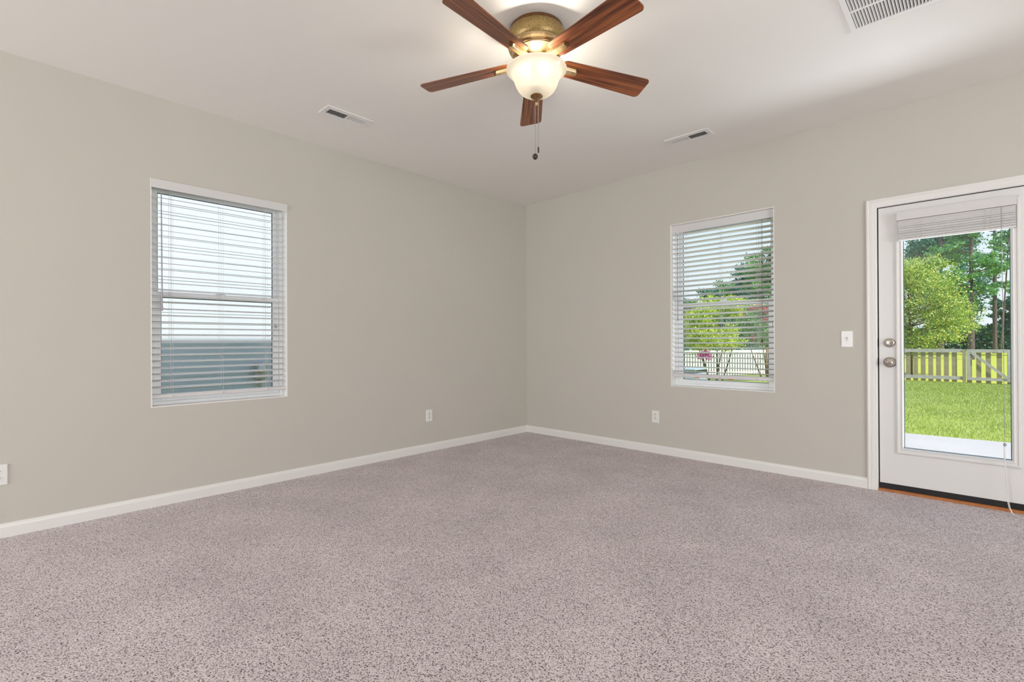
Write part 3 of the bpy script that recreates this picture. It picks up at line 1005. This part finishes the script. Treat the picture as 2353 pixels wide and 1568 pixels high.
# ------------------------------------------------------------------ outside: fences
FYL = 19.4
fen = thing('wooden_fence', 'weathered spaced-picket fence seen left of the gate through the glass door', 'fence', (0, FYL, -0.46))
x = 3.379
pk = MB().box(-0.069, 0.069, 0.020, 0.038, 0.03, 1.19)
p0 = obj('picket', pk, FENCEM, fen)
i = 0
while x > -2.5:
    p = p0 if i == 0 else p0.copy()
    if i:
        COL.objects.link(p)
        p.parent = fen
    p.location = (x - 0.069, 0, 0)
    x -= 0.2165
    i += 1
obj('top_rail', MB().box(-2.72, 3.525, -0.02, 0.02, 1.10, 1.225), RAILM, fen)
obj('bottom_rail', MB().box(-2.72, 3.525, -0.02, 0.02, 0.115, 0.235), RAILM, fen)
obj('fence_post', MB().box(3.525, 3.618, -0.045, 0.05, -0.1, 1.215), FENCEM, fen)

gt = thing('wooden_gate', 'wooden gate with a diagonal brace, beyond the glass door', 'gate', (3.634, FYL, -0.46))
fr = MB().box(0, 0.104, -0.03, 0.018, 0.12, 1.215).box(1.025, 1.148, -0.03, 0.018, 0.09, 1.215)
fr.box(0.104, 1.025, -0.03, 0.018, 1.10, 1.215).box(0.104, 1.025, -0.03, 0.018, 0.115, 0.215)
obj('gate_frame', fr, RAILM, gt)
aa, bb = Vector((0.13, 0, 1.10)), Vector((1.04, 0, 0.20))
d = (bb - aa).normalized()
nn = Vector((-d.z, 0, d.x)) * 0.042
obj('diagonal_brace', MB().add([tuple(p + Vector((0, yv, 0))) for yv in (-0.045, -0.031) for p in (aa - nn, aa + nn, bb + nn, bb - nn)],
                              [(0, 1, 2, 3), (7, 6, 5, 4), (0, 4, 5, 1), (1, 5, 6, 2), (2, 6, 7, 3), (3, 7, 4, 0)]), RAILM, gt)
gp0 = obj('picket', MB().box(-0.066, 0.066, 0.020, 0.038, 0.02, 1.20), FENCEM, gt)
for i, xc in enumerate((0.312, 0.555, 0.827, 1.085, 0.075)):
    p = gp0 if i == 0 else gp0.copy()
    if i:
        COL.objects.link(p)
        p.parent = gt
    p.location = (xc, 0, 0)
f2 = thing('wooden_fence', 'weathered spaced-picket fence continuing right of the gate, behind the door stile', 'fence', (4.84, FYL, -0.46))
obj('fence_post', MB().box(0, 0.095, -0.045, 0.05, -0.1, 1.215), FENCEM, f2)
obj('top_rail', MB().box(0.095, 3.2, -0.02, 0.02, 1.10, 1.225), RAILM, f2)
obj('bottom_rail', MB().box(0.095, 3.2, -0.02, 0.02, 0.115, 0.235), RAILM, f2)
for i in range(14):
    p = p0.copy()
    COL.objects.link(p)
    p.parent = f2
    p.location = (0.24 + i * 0.2165, 0, 0)

# side fence seen through the slatted window
A, Bp = Vector((-2.92, 19.35, 0)), Vector((-5.35, 15.85, 0))
dv = (Bp - A)
ang = math.atan2(dv.y, dv.x)
sf = thing('picket_fence', 'pale close-set picket fence behind the flowering shrubs, seen through the slatted window', 'fence', (A.x, A.y, -0.46), ang)
sp0 = obj('picket', MB().box(-0.043, 0.043, -0.010, 0.010, 0.04, 1.13), PALEM, sf)
for i in range(52):
    p = sp0 if i == 0 else sp0.copy()
    if i:
        COL.objects.link(p)
        p.parent = sf
    p.location = (0.16 + i * 0.129, 0, 0)
obj('top_rail', MB().box(0.02, 6.8, 0.012, 0.05, 1.02, 1.15), PALEM, sf)
obj('bottom_rail', MB().box(0.02, 6.8, -0.05, -0.012, 0.12, 0.21), PALEM, sf)
obj('fence_post', MB().box(-0.1, 0.1, -0.1, 0.1, -0.1, 1.2), POSTM, sf)

ac = thing('condenser_unit', 'low blue-grey box unit with a slotted dark band, on the lawn outside the slatted window', 'outdoor unit', (-1.72, 8.3, gz(0, 8.3)))
obj('cabinet', MB().box(-0.40, 0.40, -0.36, 0.36, 0.0, 0.52).box(-0.40, 0.40, -0.36, 0.36, 0.60, 0.645), ACM, ac, bevel=0.012)
obj('grille_band', MB().box(-0.38, 0.38, -0.34, 0.34, 0.52, 0.60), ACD, ac)
mb = MB()
for i in range(20):
    mb.box(-0.385 + i * 0.04, -0.375 + i * 0.04, -0.352, -0.338, 0.52, 0.60)
obj('grille_bars', mb, ACM, ac)

# ------------------------------------------------------------------ neighbouring house
nh = thing('neighbouring_house', 'grey sided house next door, seen through the left window', 'house', (-4.2, 0, -0.3))
mb = MB()
prof = [(0, 0)]
z = 0.0
while z < 7.0:
    prof += [(0.006, z), (0.001, z + 0.152)]
    z += 0.152
prof += [(0.0, z), (-0.2, z), (-0.2, 0)]
mb.prism(prof, -13, 7.5, lambda p, q, t: (p, t, q))
obj('siding', mb, SIDING, nh)
obj('foundation', MB().box(-0.2, 0.0, -13, 7.5, -0.2, 0.0), CONC, nh)
em = thing('electric_meter', 'tan electric meter box on the grey house wall outside the left window', 'meter', (-4.188, -1.63, 0.0))
obj('meter_box', MB().box(0.012, 0.10, -0.085, 0.085, 0.53, 0.78), METERM, em, bevel=0.006)
obj('meter_dial', MB().lathe([(0.055, 0.0), (0.055, 0.03), (0.045, 0.045), (0.0, 0.05)], 24, (0.10, 0, 0.69), 'x', cap=False), METERG, em, smooth=True)
obj('conduit', MB().tube([(0.03, 0, 0.53), (0.03, 0, -0.3)], 0.02, 10), METERM, em)

# ------------------------------------------------------------------ trees and shrubs
YEL = leaf_mat('yellow_green_leaf', [(0.05, 0.22, 0.05), (0.16, 0.36, 0.04), (0.56, 0.64, 0.06), (0.88, 0.84, 0.22), (0.10, 0.32, 0.05)], 0.4)
LIME = leaf_mat('lime_leaf', [(0.07, 0.24, 0.02), (0.38, 0.58, 0.04), (0.72, 0.78, 0.06), (0.82, 0.78, 0.16), (0.32, 0.54, 0.04)], 0.4)
PINE = leaf_mat('pine_needle', [(0.02, 0.17, 0.12), (0.09, 0.36, 0.09), (0.30, 0.60, 0.12), (0.03, 0.22, 0.16), (0.42, 0.66, 0.16)], 0.3)
TEAL = leaf_mat('dark_teal_leaf', [(0.015, 0.12, 0.10), (0.03, 0.20, 0.13), (0.09, 0.32, 0.12), (0.02, 0.15, 0.13)], 0.3)
OAK = leaf_mat('mid_green_leaf', [(0.03, 0.18, 0.06), (0.10, 0.34, 0.06), (0.25, 0.50, 0.09), (0.05, 0.22, 0.09)], 0.35)
PINK = leaf_mat('pink_blossom', [(0.55, 0.03, 0.12), (0.65, 0.05, 0.22), (0.72, 0.10, 0.16), (0.5, 0.02, 0.28)], 0.3)
MAG = leaf_mat('magenta_blossom', [(0.55, 0.02, 0.28), (0.66, 0.04, 0.38), (0.5, 0.02, 0.33)], 0.3)


def blob(g_, c, rad, n_, shell=0.35):
    d_ = g_.normal(size=(n_, 3))
    d_ /= np.linalg.norm(d_, axis=1)[:, None]
    r_ = (1 - shell * g_.random(n_) ** 1.5)[:, None]
    return np.asarray(c) + d_ * r_ * np.asarray(rad)


def tree(name, label, cat, x, y, trunk_h, tr, crowns, size, mat, seed, group=None, aspect=0.6, bark=BARK, branches=True, stems=1, lean=0.0, cluster=None):
    """crowns: list of (dx, dy, z, rx, ry, rz, n)"""
    g_ = np.random.default_rng(seed)
    z0 = gz(x, y)
    root = thing(name, label, cat, (x, y, z0), 0, group)
    mb = MB()
    for s in range(stems):
        a = 2 * math.pi * s / stems + 0.5
        sp_ = 0.0 if stems == 1 else 0.45
        bx, by = (0, 0) if stems == 1 else (0.12 * math.cos(a), 0.12 * math.sin(a))
        pts = [(bx + lean * t_ + sp_ * t_ * math.cos(a) + 0.04 * math.sin(3 * t_ + s), by + sp_ * t_ * math.sin(a), -0.15 + trunk_h * t_) for t_ in np.linspace(0, 1, 9)]
        mb.tube(pts, [tr * (1 - 0.75 * t_) for t_ in np.linspace(0, 1, 9)], 9)
    if branches:
        for c in crowns:
            zb = max(0.3, min(trunk_h * 0.95, c[2] - 0.3 * c[5] - 0.2))
            mb.tube([(lean * zb / trunk_h, 0, zb), (c[0] * 0.5, c[1] * 0.5, (zb + c[2]) / 2), (c[0], c[1], c[2])], [tr * 0.3, tr * 0.2, tr * 0.08], 6)
    obj('trunk', mb, bark, root, smooth=True)
    P_ = []
    for dx_, dy_, zc, rx, ry, rz_, n_ in crowns:
        if cluster:
            k_ = max(6, n_ // cluster)
            cc = blob(g_, (dx_, dy_, zc), (rx, ry, rz_), k_, 0.8)
            idx = g_.integers(0, k_, n_)
            P_.append(cc[idx] + g_.normal(size=(n_, 3)) * np.array([1, 1, 0.55]) * min(rx, ry, rz_) * 0.20)
        else:
            P_.append(blob(g_, (dx_, dy_, zc), (rx, ry, rz_), n_, 0.8))
    leaves_mesh('foliage', np.concatenate(P_), size, mat, root, seed + 100, aspect=aspect)
    return root


g = np.random.default_rng(3)
# bushy yellow-green tree behind the fence, filling the left of the door glass
cr = []
for i in range(26):
    a, b = g.uniform(0, 2 * np.pi), g.uniform(-1, 1)
    rr_ = g.uniform(0.35, 1.0)
    cr.append((2.15 * rr_ * math.cos(a) * math.sqrt(1 - b * b), 1.8 * rr_ * math.sin(a) * math.sqrt(1 - b * b), 3.35 + 2.55 * b * rr_, 0.8, 0.8, 0.7, 1800))
tree('bushy_tree', 'yellow-green bushy tree standing behind the wooden fence, nearest the door glass', 'tree', 1.80, 22.4, 2.9, 0.12, cr, 0.075, YEL, 21, cluster=40, bark=STEM)

# pines and broadleaf trees of the wood beyond, as seen through the door
def pine(x, y, h, seed, label, tr=0.22, mat=PINE, lo=0.25, n_=1200, lean=0.0, spread=1.9):
    g_ = np.random.default_rng(seed)
    cr_ = []
    k_ = 15
    for i in range(k_):
        t_ = i / (k_ - 1)
        z_ = h * (lo + (1.0 - lo) * t_)
        a = g_.uniform(0, 2 * np.pi)
        R_ = spread * (1.05 - 0.75 * t_) * g_.uniform(0.3, 1.0)
        cr_.append((lean * z_ / h + R_ * math.cos(a), R_ * math.sin(a), z_, 1.15 * (1.1 - 0.5 * t_), 1.15 * (1.1 - 0.5 * t_), 0.45, n_))
    return tree('pine_tree', label, 'tree', x, y, h, tr, cr_, 0.17, mat, seed, 'tall pines in the wood beyond the fence', aspect=0.4, cluster=60, lean=lean)


pine(4.90, 52.5, 19, 31, 'tall pine with a bare dark trunk, nearest the right edge of the door glass', 0.16, lo=0.30)
pine(3.58, 39.5, 11, 32, 'pine with a thick trunk, between the bushy tree and the bare-trunked pine', 0.19, lo=0.42)
pine(5.07, 45.8, 14, 33, 'thin leaning pine close behind the bare dark trunk', 0.06, lo=0.45, lean=0.7, n_=700, spread=1.2)
pine(9.4, 47, 14, 34, 'pine at the right end of the wood, mostly hidden by the door stile', 0.2, lo=0.2)
pine(1.7, 48, 17, 35, 'tall pine rising above the yellow-green bushy tree', 0.22, lo=0.2)
pine(-4.4, 46, 15, 36, 'pine at the far left of the door glass, behind the bushy tree', 0.22, lo=0.2)


def broad(x, y, h, R_, seed, label, mat=TEAL, n_=2200, size=0.21, z0=0.15, grp='broadleaf trees of the wood beyond the fence', trunk=0.2):
    g_ = np.random.default_rng(seed)
    cr_ = []
    for i in range(12):
        a, b = g_.uniform(0, 2 * np.pi), g_.uniform(-0.95, 0.95)
        q = math.sqrt(1 - b * b) * g_.uniform(0.5, 1.0)
        cr_.append((R_ * 0.72 * q * math.cos(a), R_ * 0.72 * q * math.sin(a), h * (0.5 + z0 / 2) + b * h * (0.5 - z0 / 2) * 0.8, R_ * 0.48, R_ * 0.48, h * 0.15, n_))
    return tree('broadleaf_tree', label, 'tree', x, y, h * 0.7, trunk, cr_, size, mat, seed, grp, cluster=70)


broad(1.4, 57, 13.0, 3.4, 41, 'dark teal-green tree filling the wood behind the pines, above the bushy tree', TEAL)
broad(-7.6, 57, 11, 3.4, 43, 'dark tree behind the far left pine', OAK)
broad(6.2, 60, 5.0, 2.6, 44, 'low dark tree at the foot of the bare-trunked pine', TEAL, 1600)
broad(9.6, 55, 5.0, 2.0, 45, 'mid-green tree low at the right edge of the door glass', OAK, 1800)

# treeline seen over the fence through the slatted window, rising to the right
for i, (px_ang, dist, h, R_, mt, lab) in enumerate((
        (15.6, 44, 9.7, 2.2, OAK, 'tallest treeline tree, at the right edge of the slatted window'),
        (17.7, 52, 9.0, 2.3, TEAL, 'second tallest treeline tree, left of the tallest one in the slatted window'),
        (19.7, 60, 8.5, 2.4, OAK, 'middle treeline tree seen through the slatted window'),
        (21.5, 45.5, 5.9, 1.8, TEAL, 'lower treeline tree left of the middle one in the slatted window'),
        (23.8, 53, 5.9, 2.0, OAK, 'lowest treeline tree, at the left edge of the slatted window'),
        (27.0, 60, 7.2, 2.5, OAK, 'treeline tree hidden beyond the left jamb of the slatted window'),
        (12.4, 57, 13.0, 2.7, TEAL, 'treeline tree hidden beyond the right jamb of the slatted window'))):
    a = math.radians(px_ang)
    broad(CAM.x - dist * math.sin(a), CAM.y + dist * math.cos(a), h, R_, 60 + i, lab, mt, 1900, 0.20, 0.0, 'treeline beyond the picket fence')


g_ = np.random.default_rng(5)
n_ = 52000
P_ = np.stack([g_.uniform(-34, 18, n_), g_.uniform(64, 66.5, n_), gz(0, 60) - 0.2 + 4.2 * g_.random(n_) ** 1.2], 1)
P_[:, 2] *= 0.75 + 0.35 * np.sin(P_[:, 0] * 0.9) * np.sin(P_[:, 0] * 0.37 + 1)
tag(leaves_mesh('woodland_undergrowth', P_, 0.34, TEAL, None, 77), 'dark green undergrowth along the foot of the wood, beyond the sunlit field', 'undergrowth', kind='stuff')
n_ = 9000
t_ = g_.uniform(-0.4, 6.6, n_)
w2 = 0.75 + 0.45 * (g_.random(n_) - 0.5)
dn = dv.normalized()
pn = Vector((dn.y, -dn.x, 0)) if Vector((dn.y, -dn.x, 0)).dot(Vector((CAM.x, CAM.y, 0)) - A) < 0 else Vector((-dn.y, dn.x, 0))
P_ = np.stack([A.x + dn.x * t_ + pn.x * w2, A.y + dn.y * t_ + pn.y * w2, -0.40 + 1.12 * g_.random(n_)], 1)  # leaf band added behind the pickets so their gaps look dark
tag(leaves_mesh('gap_dark_leaves', P_, 0.16, TEAL, None, 78), 'dark leaf backing added behind the pale picket fence to darken its gaps', 'hedge', kind='stuff')


def shrub(label, x, y, z0, z1, R_, n_, mat, seed, stems, flowers, fmat):
    g_ = np.random.default_rng(seed)
    cr_ = []
    for i in range(14):
        a, b = g_.uniform(0, 2 * np.pi), g_.uniform(-0.9, 0.9)
        q = math.sqrt(1 - b * b) * g_.uniform(0.5, 1.0)
        cr_.append((R_ * 0.7 * q * math.cos(a), R_ * 0.7 * q * math.sin(a), (z0 + z1) / 2 + b * (z1 - z0) * 0.36, R_ * 0.42, R_ * 0.42, (z1 - z0) * 0.2, n_))
    root = tree('flowering_shrub', label, 'shrub', x, y, z0 + 0.5, 0.035, cr_, 0.062, mat, seed, 'flowering shrubs in front of the picket fence', cluster=40, bark=STEM, stems=stems)
    for c in flowers:
        leaves_mesh('blossom', blob(g_, c, (0.14, 0.14, 0.12), 260, 0.9), 0.042, fmat, root, seed + 7)
    return root


gs = gz(0, 12)
shrub('lime-green shrub with magenta blossoms low in the slatted window', -2.25, 11.6, 1.05, 2.95, 1.35, 1700, LIME, 81, 5,
      [(0.02, -0.75, 1.06), (-0.12, -0.8, 0.95), (0.12, -0.8, 0.93), (-1.05, -0.5, 1.42)], MAG)
shrub('darker shrub with red-pink blossoms, at the right of the slatted window', -1.60, 14.75, 1.10, 3.15, 1.08, 1500, OAK, 82, 4,
      [(-0.35, -0.5, 2.65), (-0.1, -0.5, 2.7), (-0.75, -0.4, 2.5), (-0.62, -0.5, 2.3), (0.1, -0.5, 2.55), (-0.25, -0.7, 1.6), (0.2, -0.7, 2.2)], PINK)
